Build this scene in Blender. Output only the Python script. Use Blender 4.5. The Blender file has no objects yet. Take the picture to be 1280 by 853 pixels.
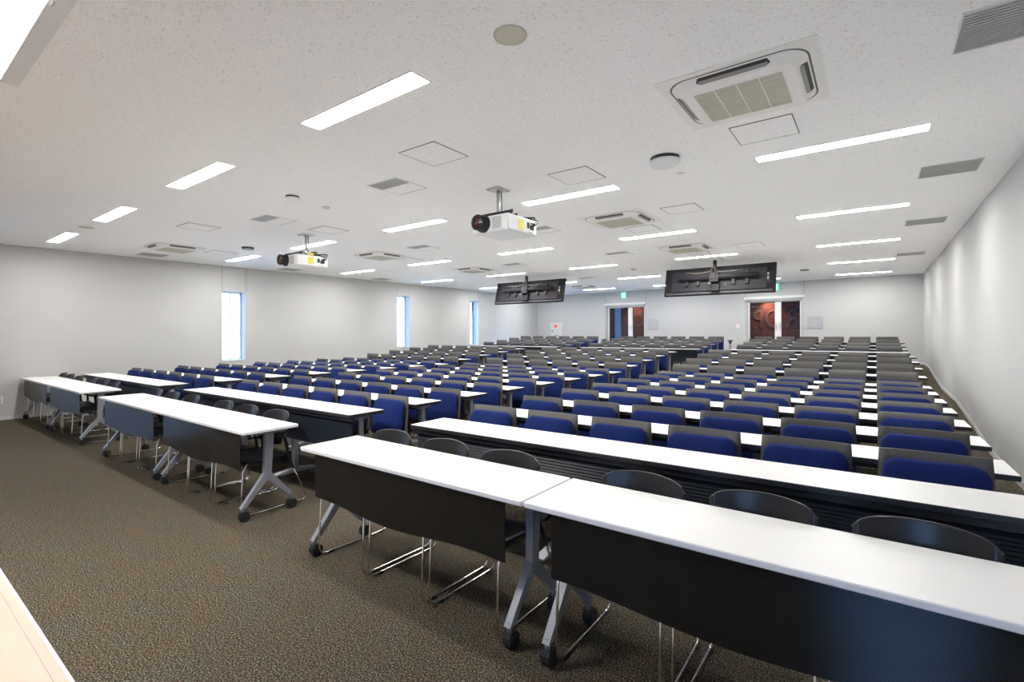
import bpy, math, random
from mathutils import Vector, Matrix
random.seed(4)
PI = math.pi
scene = bpy.context.scene
COL = scene.collection

# ------------------------------------------------------------------ materials
def new_mat(name):
    m = bpy.data.materials.new(name); m.use_nodes = True
    nt = m.node_tree
    return m, nt, nt.nodes, nt.links, nt.nodes['Principled BSDF']

def plain(name, col, rough=0.5, metal=0.0, spec=0.5, var=0.0, vscale=8.0, bump=0.0, bscale=200.0):
    m, nt, N, L, B = new_mat(name)
    B.inputs['Base Color'].default_value = (*col, 1)
    B.inputs['Roughness'].default_value = rough
    B.inputs['Metallic'].default_value = metal
    B.inputs['Specular IOR Level'].default_value = spec
    tc = N.new('ShaderNodeTexCoord')
    if var > 0:
        nz = N.new('ShaderNodeTexNoise'); nz.inputs['Scale'].default_value = vscale; nz.inputs['Detail'].default_value = 4
        cr = N.new('ShaderNodeMapRange'); cr.inputs['To Min'].default_value = 1 - var; cr.inputs['To Max'].default_value = 1 + var
        mx = N.new('ShaderNodeVectorMath'); mx.operation = 'SCALE'
        mx.inputs[0].default_value = col
        L.new(tc.outputs['Object'], nz.inputs['Vector']); L.new(nz.outputs['Fac'], cr.inputs['Value'])
        L.new(cr.outputs['Result'], mx.inputs['Scale']); L.new(mx.outputs['Vector'], B.inputs['Base Color'])
    if bump > 0:
        nb = N.new('ShaderNodeTexNoise'); nb.inputs['Scale'].default_value = bscale; nb.inputs['Detail'].default_value = 3
        bp = N.new('ShaderNodeBump'); bp.inputs['Strength'].default_value = bump; bp.inputs['Distance'].default_value = 0.002
        L.new(tc.outputs['Object'], nb.inputs['Vector']); L.new(nb.outputs['Fac'], bp.inputs['Height']); L.new(bp.outputs['Normal'], B.inputs['Normal'])
    return m

def emit(name, col, strength):
    m, nt, N, L, B = new_mat(name)
    B.inputs['Base Color'].default_value = (*[min(c, .9) for c in col], 1)
    B.inputs['Emission Color'].default_value = (*col, 1)
    B.inputs['Emission Strength'].default_value = strength
    return m

def ribbed(name, col, rough, scale, strength, spec=0.5, metal=0.0):
    """horizontal ribs along world/object z"""
    m, nt, N, L, B = new_mat(name)
    B.inputs['Base Color'].default_value = (*col, 1); B.inputs['Roughness'].default_value = rough
    B.inputs['Specular IOR Level'].default_value = spec; B.inputs['Metallic'].default_value = metal
    tc = N.new('ShaderNodeTexCoord'); wv = N.new('ShaderNodeTexWave'); wv.bands_direction = 'Z'
    wv.inputs['Scale'].default_value = scale; wv.inputs['Distortion'].default_value = 0.15
    bp = N.new('ShaderNodeBump'); bp.inputs['Strength'].default_value = strength; bp.inputs['Distance'].default_value = 0.0015
    L.new(tc.outputs['Object'], wv.inputs['Vector']); L.new(wv.outputs['Fac'], bp.inputs['Height']); L.new(bp.outputs['Normal'], B.inputs['Normal'])
    return m

def carpet_mat():
    m, nt, N, L, B = new_mat('carpet')
    tc = N.new('ShaderNodeTexCoord')
    n1 = N.new('ShaderNodeTexNoise'); n1.inputs['Scale'].default_value = 135; n1.inputs['Detail'].default_value = 4; n1.inputs['Roughness'].default_value = .75
    n2 = N.new('ShaderNodeTexNoise'); n2.inputs['Scale'].default_value = 5; n2.inputs['Detail'].default_value = 4
    vo = N.new('ShaderNodeTexVoronoi'); vo.inputs['Scale'].default_value = 210
    r1 = N.new('ShaderNodeValToRGB'); e = r1.color_ramp.elements
    e[0].position = .39; e[0].color = (.017, .012, .008, 1); e[1].position = .61; e[1].color = (.36, .33, .262, 1)
    k = e.new(.5); k.color = (.076, .061, .043, 1)
    r2 = N.new('ShaderNodeValToRGB'); e = r2.color_ramp.elements
    e[0].position = .38; e[0].color = (1.07, .97, .88, 1); e[1].position = .62; e[1].color = (.98, 1.02, .99, 1)
    mx = N.new('ShaderNodeMix'); mx.data_type = 'RGBA'; mx.blend_type = 'MULTIPLY'; mx.inputs['Factor'].default_value = 1
    r3 = N.new('ShaderNodeMapRange'); r3.inputs['From Max'].default_value = .8; r3.inputs['To Min'].default_value = 1.35; r3.inputs['To Max'].default_value = .5
    sc = N.new('ShaderNodeVectorMath'); sc.operation = 'SCALE'
    bp = N.new('ShaderNodeBump'); bp.inputs['Strength'].default_value = .8; bp.inputs['Distance'].default_value = .006
    for n in (n1, n2, vo): L.new(tc.outputs['Object'], n.inputs['Vector'])
    L.new(n1.outputs['Fac'], r1.inputs['Fac']); L.new(n2.outputs['Fac'], r2.inputs['Fac'])
    L.new(r1.outputs['Color'], mx.inputs['A']); L.new(r2.outputs['Color'], mx.inputs['B'])
    L.new(vo.outputs['Distance'], r3.inputs['Value']); L.new(mx.outputs['Result'], sc.inputs[0]); L.new(r3.outputs['Result'], sc.inputs['Scale'])
    L.new(sc.outputs['Vector'], B.inputs['Base Color'])
    L.new(vo.outputs['Distance'], bp.inputs['Height']); L.new(bp.outputs['Normal'], B.inputs['Normal'])
    B.inputs['Roughness'].default_value = .95; B.inputs['Specular IOR Level'].default_value = .1
    return m

def ceiling_mat():
    m, nt, N, L, B = new_mat('rock_wool_ceiling')
    tc = N.new('ShaderNodeTexCoord'); mp = N.new('ShaderNodeMapping'); mp.inputs['Scale'].default_value = (1, 1.9, 1)
    n1 = N.new('ShaderNodeTexNoise'); n1.inputs['Scale'].default_value = 62; n1.inputs['Detail'].default_value = 3; n1.inputs['Distortion'].default_value = 1.2
    n2 = N.new('ShaderNodeTexNoise'); n2.inputs['Scale'].default_value = 1.3
    r1 = N.new('ShaderNodeValToRGB'); e = r1.color_ramp.elements
    e[0].position = .31; e[0].color = (.60, .585, .57, 1); e[1].position = .40; e[1].color = (.95, .945, .935, 1)
    bp = N.new('ShaderNodeBump'); bp.inputs['Strength'].default_value = .35; bp.inputs['Distance'].default_value = .004
    L.new(tc.outputs['Object'], mp.inputs['Vector']); L.new(mp.outputs['Vector'], n1.inputs['Vector'])
    L.new(n1.outputs['Fac'], r1.inputs['Fac']); L.new(r1.outputs['Color'], B.inputs['Base Color'])
    L.new(n1.outputs['Fac'], bp.inputs['Height']); L.new(bp.outputs['Normal'], B.inputs['Normal'])
    B.inputs['Roughness'].default_value = .95; B.inputs['Specular IOR Level'].default_value = .1
    return m

def brick_mat():
    m, nt, N, L, B = new_mat('brick')
    tc = N.new('ShaderNodeTexCoord'); mp = N.new('ShaderNodeMapping'); mp.inputs['Rotation'].default_value = (PI/2, 0, 0)
    bt = N.new('ShaderNodeTexBrick'); bt.inputs['Scale'].default_value = 4.2
    bt.inputs['Color1'].default_value = (.20, .045, .028, 1); bt.inputs['Color2'].default_value = (.09, .025, .02, 1)
    bt.inputs['Mortar'].default_value = (.05, .03, .025, 1); bt.inputs['Mortar Size'].default_value = .03
    L.new(tc.outputs['Object'], mp.inputs['Vector']); L.new(mp.outputs['Vector'], bt.inputs['Vector']); L.new(bt.outputs['Color'], B.inputs['Base Color'])
    B.inputs['Roughness'].default_value = .8
    return m

def wood_mat():
    m, nt, N, L, B = new_mat('pale_maple')
    tc = N.new('ShaderNodeTexCoord'); mp = N.new('ShaderNodeMapping'); mp.inputs['Scale'].default_value = (.7, 7, 1)
    n1 = N.new('ShaderNodeTexNoise'); n1.inputs['Scale'].default_value = 2.2; n1.inputs['Detail'].default_value = 6; n1.inputs['Distortion'].default_value = .6
    r1 = N.new('ShaderNodeValToRGB'); e = r1.color_ramp.elements
    e[0].position = .3; e[0].color = (.50, .385, .30, 1); e[1].position = .7; e[1].color = (.57, .465, .38, 1)
    bt = N.new('ShaderNodeTexBrick'); bt.inputs['Scale'].default_value = 1.0; bt.inputs['Brick Width'].default_value = 1.2; bt.inputs['Row Height'].default_value = .15
    bt.inputs['Mortar Size'].default_value = .0012; bt.inputs['Color1'].default_value = (1, 1, 1, 1); bt.inputs['Color2'].default_value = (.93, .90, .88, 1); bt.inputs['Mortar'].default_value = (.6, .5, .42, 1)
    mx = N.new('ShaderNodeMix'); mx.data_type = 'RGBA'; mx.blend_type = 'MULTIPLY'; mx.inputs['Factor'].default_value = 1
    L.new(tc.outputs['Object'], mp.inputs['Vector']); L.new(mp.outputs['Vector'], n1.inputs['Vector']); L.new(n1.outputs['Fac'], r1.inputs['Fac'])
    L.new(tc.outputs['Object'], bt.inputs['Vector'])
    L.new(r1.outputs['Color'], mx.inputs['A']); L.new(bt.outputs['Color'], mx.inputs['B']); L.new(mx.outputs['Result'], B.inputs['Base Color'])
    B.inputs['Roughness'].default_value = .4
    return m

def glass_mat():
    m, nt, N, L, B = new_mat('pane_glass')
    out = N['Material Output']; tr = N.new('ShaderNodeBsdfTransparent'); gl = N.new('ShaderNodeBsdfGlossy'); gl.inputs['Roughness'].default_value = .01
    tr.inputs['Color'].default_value = (.93, .96, .97, 1)
    fr = N.new('ShaderNodeFresnel'); fr.inputs['IOR'].default_value = 1.35; mx = N.new('ShaderNodeMixShader')
    L.new(fr.outputs['Fac'], mx.inputs['Fac']); L.new(tr.outputs['BSDF'], mx.inputs[1]); L.new(gl.outputs['BSDF'], mx.inputs[2]); L.new(mx.outputs['Shader'], out.inputs['Surface'])
    return m

M = dict(
    carpet=carpet_mat(), ceiling=ceiling_mat(), brick=brick_mat(), wood=wood_mat(), glass=glass_mat(),
    wall=plain('wall_cloth', (.535, .535, .53), .9, spec=.15, var=.025, vscale=2.5, bump=.15, bscale=400),
    white=plain('white_laminate', (.84, .84, .83), .38, spec=.35, var=.01),
    white_edge=plain('white_edge_band', (.80, .80, .82), .35),
    dark_edge=plain('dark_edge_band', (.018, .019, .024), .4),
    metal_grey=plain('silver_paint', (.34, .35, .385), .35, metal=.35, var=.02),
    chrome=plain('chrome', (.80, .76, .72), .14, metal=1.0),
    black=plain('black_plastic', (.010, .010, .012), .34, spec=.45, var=.1, vscale=30),
    black_rough=plain('black_rubber', (.012, .012, .013), .6),
    black_rim=plain('dark_rim', (.035, .033, .033), .3),
    shell=plain('grey_shell', (.095, .092, .089), .5, spec=.3, var=.05, vscale=20, bump=.2, bscale=500),
    blue=plain('blue_cloth', (.011, .024, .122), .85, spec=.12, var=.10, vscale=25, bump=.5, bscale=700),
    panel=ribbed('perforated_panel', (.0085, .008, .007), .12, 75.0, .45, spec=.27),
    rib=plain('slate_slats', (.010, .017, .028), .42, spec=.3, var=.05),
    trim=plain('white_trim', (.78, .78, .77), .5), base=plain('grey_baseboard', (.62, .62, .62), .5),
    seam=plain('dark_seam', (.16, .16, .155), .8),
    cream=plain('cream_plastic', (.86, .85, .81), .45, var=.015), cream_grille=plain('cream_grille', (.55, .54, .48), .6),
    slot=plain('dark_slot', (.035, .03, .025), .6), beige=plain('beige_plastic', (.58, .56, .45), .6),
    alu=plain('grey_aluminium', (.46, .47, .455), .45, metal=.2), alu_dark=plain('grille_gap', (.13, .135, .13), .7),
    proj=plain('projector_white', (.80, .80, .80), .4), yellow=plain('yellow_sticker', (.80, .70, .05), .5),
    lens=plain('lens_glass', (.05, .012, .012), .06, spec=.9), tv=plain('display_black', (.010, .010, .012), .55, spec=.25),
    tvgrey=plain('display_dark_grey', (.026, .024, .030), .6, spec=.25), cable=plain('grey_cable', (.16, .15, .13), .5),
    silver=plain('bare_steel', (.62, .62, .60), .3, metal=.8), plate=plain('grey_plate', (.42, .43, .46), .4),
    red=emit('red_lamp', (.85, .01, .01), .55), green=plain('green_mark', (.05, .42, .22), .5),
    signgreen=emit('exit_green', (.0, .55, .36), .55), signwhite=emit('exit_white', (.80, 1.0, .95), .28),
    lamp=emit('led_diffuser', (1.0, .975, .935), 26.0),
    letter=plain('wall_letter', (.125, .07, .06), .6), letter_edge=plain('wall_letter_edge', (.03, .015, .015), .6), corridor=plain('corridor_dark', (.06, .055, .055), .7),
    corridor_lamp=emit('corridor_lamp', (1.0, .72, .5), 9.0), blueglass=emit('corridor_window', (.10, .20, .40), .12),
    ledge=plain('ledge_grey', (.08, .08, .09), .6, spec=.2),
    offwhite=plain('offwhite_metal', (.64, .64, .63), .5),
    louvre=plain('louvre_grey', (.30, .29, .27), .5),
    outside=plain('far_building', (.55, .62, .70), .8), screen=plain('tv_screen', (.01, .01, .012), .12),
)

# ------------------------------------------------------------------ mesh builder
class MB:
    def __init__(s): s.v = []; s.f = []; s.mi = []; s.sm = []
    def add(s, vs, fs, mi=0, smooth=False):
        b = len(s.v); s.v += [tuple(v) for v in vs]
        for f in fs:
            s.f.append(tuple(b + i for i in f)); s.mi.append(mi); s.sm.append(smooth)
        return s
    def box(s, x0, x1, y0, y1, z0, z1, mi=0, top=None, bev=0.0):
        if bev > 0:
            return s.rbox(x0, x1, y0, y1, z0, z1, bev, mi, top)
        v = [(x, y, z) for z in (z0, z1) for y in (y0, y1) for x in (x0, x1)]
        s.add(v, [(0, 2, 3, 1), (0, 1, 5, 4), (1, 3, 7, 5), (3, 2, 6, 7), (2, 0, 4, 6)], mi)
        s.add([v[4], v[5], v[7], v[6]], [(0, 1, 2, 3)], mi if top is None else top)
        return s
    def rbox(s, x0, x1, y0, y1, z0, z1, b, mi=0, top=None):
        """box with chamfered edges"""
        def ring(z, k): 
            return [(x0+k, y0+b, z), (x0+b, y0+k, z), (x1-b, y0+k, z), (x1-k, y0+b, z), (x1-k, y1-b, z), (x1-b, y1-k, z), (x0+b, y1-k, z), (x0+k, y1-b, z)]
        def ringi(z):
            return [(x0+b, y0+b, z), (x0+b, y0+b, z), (x1-b, y0+b, z), (x1-b, y0+b, z), (x1-b, y1-b, z), (x1-b, y1-b, z), (x0+b, y1-b, z), (x0+b, y1-b, z)]
        r0, r1, r2, r3 = [(x0+b, y0+b, z0), (x1-b, y0+b, z0), (x1-b, y1-b, z0), (x0+b, y1-b, z0)], ring(z0+b, 0), ring(z1-b, 0), [(x0+b, y0+b, z1), (x1-b, y0+b, z1), (x1-b, y1-b, z1), (x0+b, y1-b, z1)]
        v = r0 + r1 + r2 + r3
        f = [(3, 2, 1, 0)]
        for i in range(8): f.append((4+i, 4+(i+1) % 8, 12+(i+1) % 8, 12+i))
        # lower chamfer: edges (1-2),(3-4),(5-6),(7-0) quads and corner tris
        for (ra, qa, flip) in ((4, 0, False), (12, 20, True)):
            q = [(ra+1, ra+2, qa+1, qa+0), (ra+3, ra+4, qa+2, qa+1), (ra+5, ra+6, qa+3, qa+2), (ra+7, ra+0, qa+0, qa+3)]
            t = [(ra+0, ra+1, qa+0), (ra+2, ra+3, qa+1), (ra+4, ra+5, qa+2), (ra+6, ra+7, qa+3)]
            for g in q + t: f.append(tuple(reversed(g)) if not flip else g)
        s.add(v, f, mi)
        s.add(r3, [(0, 1, 2, 3)], mi if top is None else top)
        return s
    def prism(s, pts, axis, a, b, mi=0, smooth=False):
        """extrude a 2-D outline along axis (0,1,2) from a to b"""
        def P(p, t):
            q = list(p); q.insert(axis, t); return tuple(q)
        n = len(pts)
        s.add([P(p, a) for p in pts] + [P(p, b) for p in pts], [(i, (i+1) % n, n+(i+1) % n, n+i) for i in range(n)], mi, smooth)
        s.add([P(p, a) for p in pts], [tuple(range(n-1, -1, -1))], mi)
        s.add([P(p, b) for p in pts], [tuple(range(n))], mi)
        return s
    def tube(s, pts, r, n=8, mi=0, smooth=True, caps=True):
        pts = [Vector(p) for p in pts]; rings = []
        R = r if isinstance(r, (list, tuple)) else [r]*len(pts)
        up = None
        for i, p in enumerate(pts):
            d = (pts[min(i+1, len(pts)-1)] - pts[max(i-1, 0)]).normalized()
            if up is None:
                up = Vector((0, 0, 1)) if abs(d.z) < .9 else Vector((1, 0, 0))
            a = d.cross(up).normalized(); c = a.cross(d).normalized(); up = c
            rings.append([p + (a*math.cos(2*PI*k/n) + c*math.sin(2*PI*k/n))*R[i] for k in range(n)])
        v = [q for rg in rings for q in rg]; f = []
        for i in range(len(pts)-1):
            for k in range(n):
                f.append((i*n+k, i*n+(k+1) % n, (i+1)*n+(k+1) % n, (i+1)*n+k))
        s.add(v, f, mi, smooth)
        if caps:
            s.add(rings[0], [tuple(range(n-1, -1, -1))], mi); s.add(rings[-1], [tuple(range(n))], mi)
        return s
    def lathe(s, prof, cx, cy, n=24, mi=0, smooth=True):
        """prof: (radius, z) list around a vertical axis"""
        v = []; f = []
        for r, z in prof: v += [(cx + r*math.cos(2*PI*k/n), cy + r*math.sin(2*PI*k/n), z) for k in range(n)]
        for i in range(len(prof)-1):
            for k in range(n): f.append((i*n+k, i*n+(k+1) % n, (i+1)*n+(k+1) % n, (i+1)*n+k))
        return s.add(v, f, mi, smooth)
    def disc(s, c, axis, r0, r1, n=24, mi=0):
        """flat or ring disc facing an axis"""
        def P(r, k):
            u, w = r*math.cos(2*PI*k/n), r*math.sin(2*PI*k/n); q = [u, w]; q.insert(axis, 0)
            return (c[0]+q[0], c[1]+q[1], c[2]+q[2])
        if r0 <= 0:
            return s.add([P(r1, k) for k in range(n)], [tuple(range(n))], mi)
        return s.add([P(r0, k) for k in range(n)] + [P(r1, k) for k in range(n)], [(k, (k+1) % n, n+(k+1) % n, n+k) for k in range(n)], mi)
    def build(s, name, mats, parent=None, loc=None):
        me = bpy.data.meshes.new(name); me.from_pydata(s.v, [], s.f)
        if not isinstance(mats, (list, tuple)): mats = [mats]
        for m in mats: me.materials.append(m)
        me.polygons.foreach_set('material_index', s.mi); me.polygons.foreach_set('use_smooth', s.sm)
        me.validate(); me.update()
        import bmesh
        bm = bmesh.new(); bm.from_mesh(me); bmesh.ops.remove_doubles(bm, verts=bm.verts, dist=1e-5); bmesh.ops.recalc_face_normals(bm, faces=bm.faces); bm.to_mesh(me); bm.free()
        o = bpy.data.objects.new(name, me); COL.objects.link(o)
        if parent is not None: o.parent = parent
        if loc is not None: o.location = loc
        return o

def rrect(x0, x1, z0, z1, r, n=5):
    rs = r if isinstance(r, (tuple, list)) else (r,)*4     # bl, br, tr, tl
    P = []
    for (cx, cz, a0, rr) in ((x0+rs[0], z0+rs[0], PI, rs[0]), (x1-rs[1], z0+rs[1], 1.5*PI, rs[1]), (x1-rs[2], z1-rs[2], 0, rs[2]), (x0+rs[3], z1-rs[3], .5*PI, rs[3])):
        for k in range(n+1):
            a = a0 + .5*PI*k/n; P.append((cx + rr*math.cos(a), cz + rr*math.sin(a)))
    return P

def tag(o, label=None, cat=None, group=None, kind=None):
    if label: o['label'] = label
    if cat: o['category'] = cat
    if group: o['group'] = group
    if kind: o['kind'] = kind
    return o
def empty(name, loc=(0, 0, 0), rz=0):
    o = bpy.data.objects.new(name, None); COL.objects.link(o); o.location = loc; o.rotation_euler = (0, 0, rz); o.empty_display_size = .1
    return o
def struct(o): o['kind'] = 'structure'; return o
KIDS = {}
def copy_tree(o, parent=None):
    c = o.copy(); COL.objects.link(c)
    if parent is not None: c.parent = parent
    for ch in list(o.children): copy_tree(ch, c)
    return c
def place(proto, first, loc, rz=0):
    o = proto if first else copy_tree(proto)
    o.location = loc; o.rotation_euler = (0, 0, rz)
    return o

# ------------------------------------------------------------------ layout numbers (metres)
ZC = 3.03                                   # ceiling
XR = 1.036                                  # right wall
def xl(y): return -12.12 + .0208*y          # left wall runs very slightly askew
YB0, YB1 = 17.10, 17.75                     # back wall at the right and the left corner
YF = -3.4
ROWY = [3.285 + .733*i for i in range(11)]
ROWZ = [.10]*7 + [.172, .240, .297, .352]
UPY = [13.23 + .733*i for i in range(4)]
UPZ = [.397, .453, .521, .580]
YPB, ZPB = 12.50, .358                      # upper panelled bench
SK = .015                                   # fixed seating sits slightly askew to the room
def sk(x): return SK*(x - .5)
FLOOR = [(2.85, .10), (7.62, .10), (8.30, .168), (9.05, .236), (9.78, .293), (10.52, .350), (12.65, .356), (13.12, .395), (13.86, .451), (14.60, .519), (15.34, .580), (15.7, .60), (19.6, .60)]
def zf(y):
    if y < FLOOR[0][0]: return 0
    for (a, b), (c, d) in zip(FLOOR, FLOOR[1:]):
        if y <= c: return b + (d-b)*(y-a)/(c-a)
    return .60

# ------------------------------------------------------------------ room shell
m = MB()
xs0, xs1 = -12.6, 1.5
m.add([(xs0, YF-.3, 0), (xs1, YF-.3, 0), (xs1, 2.85+sk(xs1), 0), (xs0, 2.85+sk(xs0), 0)], [(0, 1, 2, 3)])
m.add([(xs0, 2.85+sk(xs0), 0), (xs1, 2.85+sk(xs1), 0), (xs1, 2.85+sk(xs1), .1), (xs0, 2.85+sk(xs0), .1)], [(0, 1, 2, 3)])
for (a, b), (c, d) in zip(FLOOR, FLOOR[1:]):
    k = 1 if a < 15 else 0; k2 = 1 if c < 15.5 else 0
    m.add([(xs0, a+k*sk(xs0), b), (xs1, a+k*sk(xs1), b), (xs1, c+k2*sk(xs1), d), (xs0, c+k2*sk(xs0), d)], [(0, 1, 2, 3)])
struct(m.build('floor', M['carpet']))
m = MB(); m.box(-12.7, 1.5, YF-.3, 18.1, ZC, ZC+.1); struct(m.build('ceiling', M['ceiling']))

def wall_with_holes(name, p0, p1, holes, th, z0=-.05, z1=ZC+.05, inner=1, mats=None):
    """wall from p0 to p1 (xy); holes = (u0,u1,z0,z1); thickness th to the far side"""
    L_ = math.dist(p0, p1); ang = math.atan2(p1[1]-p0[1], p1[0]-p0[0])
    m = MB(); us = 0
    t0, t1 = (0, th) if inner > 0 else (-th, 0)
    for (a, b, c, d) in sorted(holes):
        m.box(us, a, t0, t1, z0, z1); m.box(a, b, t0, t1, z0, c); m.box(a, b, t0, t1, d, z1); us = b
    m.box(us, L_, t0, t1, z0, z1)
    o = m.build(name, mats or M['wall']); o.location = (p0[0], p0[1], 0); o.rotation_euler = (0, 0, ang)
    return struct(o), ang

# left wall: u measured from y = -3.4
LP0, LP1 = (xl(YF), YF), (xl(17.75), 17.75)
WIN = [(.38, .72, .30, 2.45), (5.11, 5.61, .86, 2.447), (10.135, 10.632, 1.043, 2.635), (13.435, 13.93, 1.043, 2.635)]
hl = [(a-YF, b-YF, c, d) for a, b, c, d in WIN]
wl, angL = wall_with_holes('wall_left', LP0, LP1, hl, .34, inner=1)
BP0, BP1 = (XR, YB0), (xl(YB1), YB1)
DOORS = [(2.80, 4.435, -.05+.0, 2.555), (7.862, 9.515, -.05, 2.55)]
wb, angB = wall_with_holes('wall_back', BP0, BP1, [(a, b, .60, d) for a, b, c, d in DOORS], .22, inner=-1)
struct(MB().box(XR, XR+.2, YF-.2, 17.4, -.05, ZC+.05).build('wall_right', M['wall']))
# front wall with a tall window behind the stage
FWIN = [(-.55, .55, .55, 2.6)]
m = MB(); m.box(-12.5, -.1, YF-.25, YF, 0, ZC+.05); m.box(.55, XR+.1, YF-.25, YF, 0, ZC+.05); m.box(-.1, .55, YF-.25, YF, 0, .25); m.box(-.1, .55, YF-.25, YF, 2.7, ZC+.05)
struct(m.build('wall_front', M['wall']))
m = MB(); m.box(XR-.06-8.2, XR-.02, YF+.02, .495, 0.0, .2, 0); st = None
# stage
m = MB(); m.box(-11.2, 1.03, YF+.01, .486, .01, .2, 0); m.box(-11.2, 1.03, .486, .497, .005, .201, 1)
stage = m.build('stage_platform', [M['wood'], M['white_edge']]); tag(stage, 'low pale maple stage floor with thin light edge strip in the front corner', 'stage')

def in_wall(name, base, ang): pass
def local_parent(p0, ang):
    def f(o): o.location = (p0[0], p0[1], 0); o.rotation_euler = (0, 0, ang); return o
    return f
# windows in left wall
for i, (a, b, c, d) in enumerate(WIN):
    root = struct(local_parent(LP0, angL)(empty('window_%d' % (i+1))))
    u0, u1 = a-YF, b-YF
    m = MB(); fw = .022
    m.box(u0, u0+fw, .20, .26, c, d); m.box(u1-fw, u1, .20, .26, c, d); m.box(u0, u1, .20, .26, c, c+fw); m.box(u0, u1, .20, .26, d-fw, d)
    m.build('window_frame', M['plate'], root)
    um = u0 + (u1-u0)*.52
    MB().box(um-.012, um+.012, .205, .25, c+fw, d-fw).build('mullion', M['trim'], root)
    MB().box(u0+fw, u1-fw, .228, .232, c+fw, d-fw).build('pane', M['glass'], root)
    MB().box(u0-.002, u1+.002, -.012, .2, c-.012, c+.004).build('window_sill', M['trim'], root)
    m = MB(); m.box(um+.03, um+.045, .18, .205, c+.55, c+.68); m.build('latch', M['plate'], root)
root = struct(empty('window_5'))
m = MB(); m.box(-.1, -.06, YF-.2, YF-.12, .25, 2.7); m.box(.51, .55, YF-.2, YF-.12, .25, 2.7); m.box(-.1, .55, YF-.2, YF-.12, .25, .3); m.box(-.1, .55, YF-.2, YF-.12, 2.65, 2.7)
m.build('window_frame', M['plate'], root); MB().box(-.06, .51, YF-.165, YF-.16, .3, 2.65).build('pane', M['glass'], root)

# trims: seams above openings, baseboards
def wall_strip(name, p0, ang, u0, u1, z0, z1, th, mat, inner=1):
    m = MB(); m.box(u0, u1, *( (-th, .0) if inner > 0 else (0, th)), z0, z1); o = m.build(name, mat); local_parent(p0, ang)(o); return struct(o)
tn = 1
for u in (5.107, 5.61, 5.65, 10.13, 10.635, 13.43, 13.93, 17.33):
    z0 = 2.45 if u < 6 else 2.64
    wall_strip('trim_%d' % tn, LP0, angL, u-YF-.003, u-YF+.003, 0.6 if u > 17 else z0, ZC, .002, M['seam']); tn += 1
for u in (2.787, 4.45, 7.85, 9.53):
    wall_strip('trim_%d' % tn, BP0, angB, u-.004, u+.004, 2.60, ZC, .002, M['seam'], -1); tn += 1
m = MB()
pts = [(y + (sk(XR) if 2 < y < 15 else 0), z) for y, z in [(YF, 0), (2.85, 0)] + FLOOR[:-1] + [(17.1, .6)]]
out = pts + [(y, z+.06) for y, z in reversed(pts)]
for (a, b), (c, d) in zip(pts, pts[1:]):
    if c-a < 1e-4: continue
    m.add([(XR-.008, a, b), (XR-.008, c, d), (XR-.008, c, d+.06), (XR-.008, a, b+.06), (XR, a, b), (XR, c, d), (XR, c, d+.06), (XR, a, b+.06)], [(0, 1, 2, 3), (3, 2, 6, 7)])
struct(m.build('baseboard_right', M['base']))
m = MB()
for (a, b), (c, d) in zip(pts, pts[1:]):
    if c-a < 1e-4: continue
    A, C_ = xl(a), xl(c)
    m.add([(A+.008, a, b), (C_+.008, c, d), (C_+.008, c, d+.06), (A+.008, a, b+.06), (A, a, b), (C_, c, d), (C_, c, d+.06), (A, a, b+.06)], [(0, 1, 2, 3), (3, 2, 6, 7)])
struct(m.build('baseboard_left', M['base']))
wall_strip('baseboard_back', BP0, angB, 0, 2.78, .60, .66, .008, M['base'], -1)

# ------------------------------------------------------------------ doors (back wall)
for i, (a, b, c, d) in enumerate(DOORS):
    root = struct(local_parent(BP0, angB)(empty('door_%d' % (i+1))))
    w = b - a
    m = MB(); m.box(a-.03, b+.03, -.0, .03, d-.03, d+.05)             # header
    m.build('door_header', M['trim'], root)
    m = MB(); m.box(a, a+.05, -.20, -.02, .6, d-.03); m.box(b-.05, b, -.20, -.02, .6, d-.03); m.box(a, b, -.20, -.02, d-.09, d-.03)
    m.build('door_frame', M['alu'], root)
    st0 = a + w*(.43 if i == 0 else .395)
    for k, (p, q) in enumerate(((a+.05, st0+.005), (st0+.005, b-.05))):
        lf = MB(); e = .055
        lf.box(p, p+e if k == 0 else p+e*1.6, -.15, -.11, .61, d-.095); lf.box(q-e*1.6 if k == 0 else q-e, q, -.15, -.11, .61, d-.095)
        lf.box(p, q, -.15, -.11, d-.13, d-.095); lf.box(p, q, -.15, -.11, .61, .70)
        leaf = lf.build('door_leaf', M['trim'], root)
        MB().box(p+e, q-e, -.132, -.128, .70, d-.13).build('pane', M['glass'], leaf)
        hx = q-.05 if k == 0 else p+.05
        hm = MB(); hm.tube([(hx, -.09, 1.55), (hx, -.06, 1.56), (hx, -.06, 1.78), (hx, -.09, 1.79)], .009); hm.box(hx-.02, hx+.02, -.11, -.10, 1.60, 1.72)
        hm.build('door_handle', M['silver'], leaf)

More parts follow.
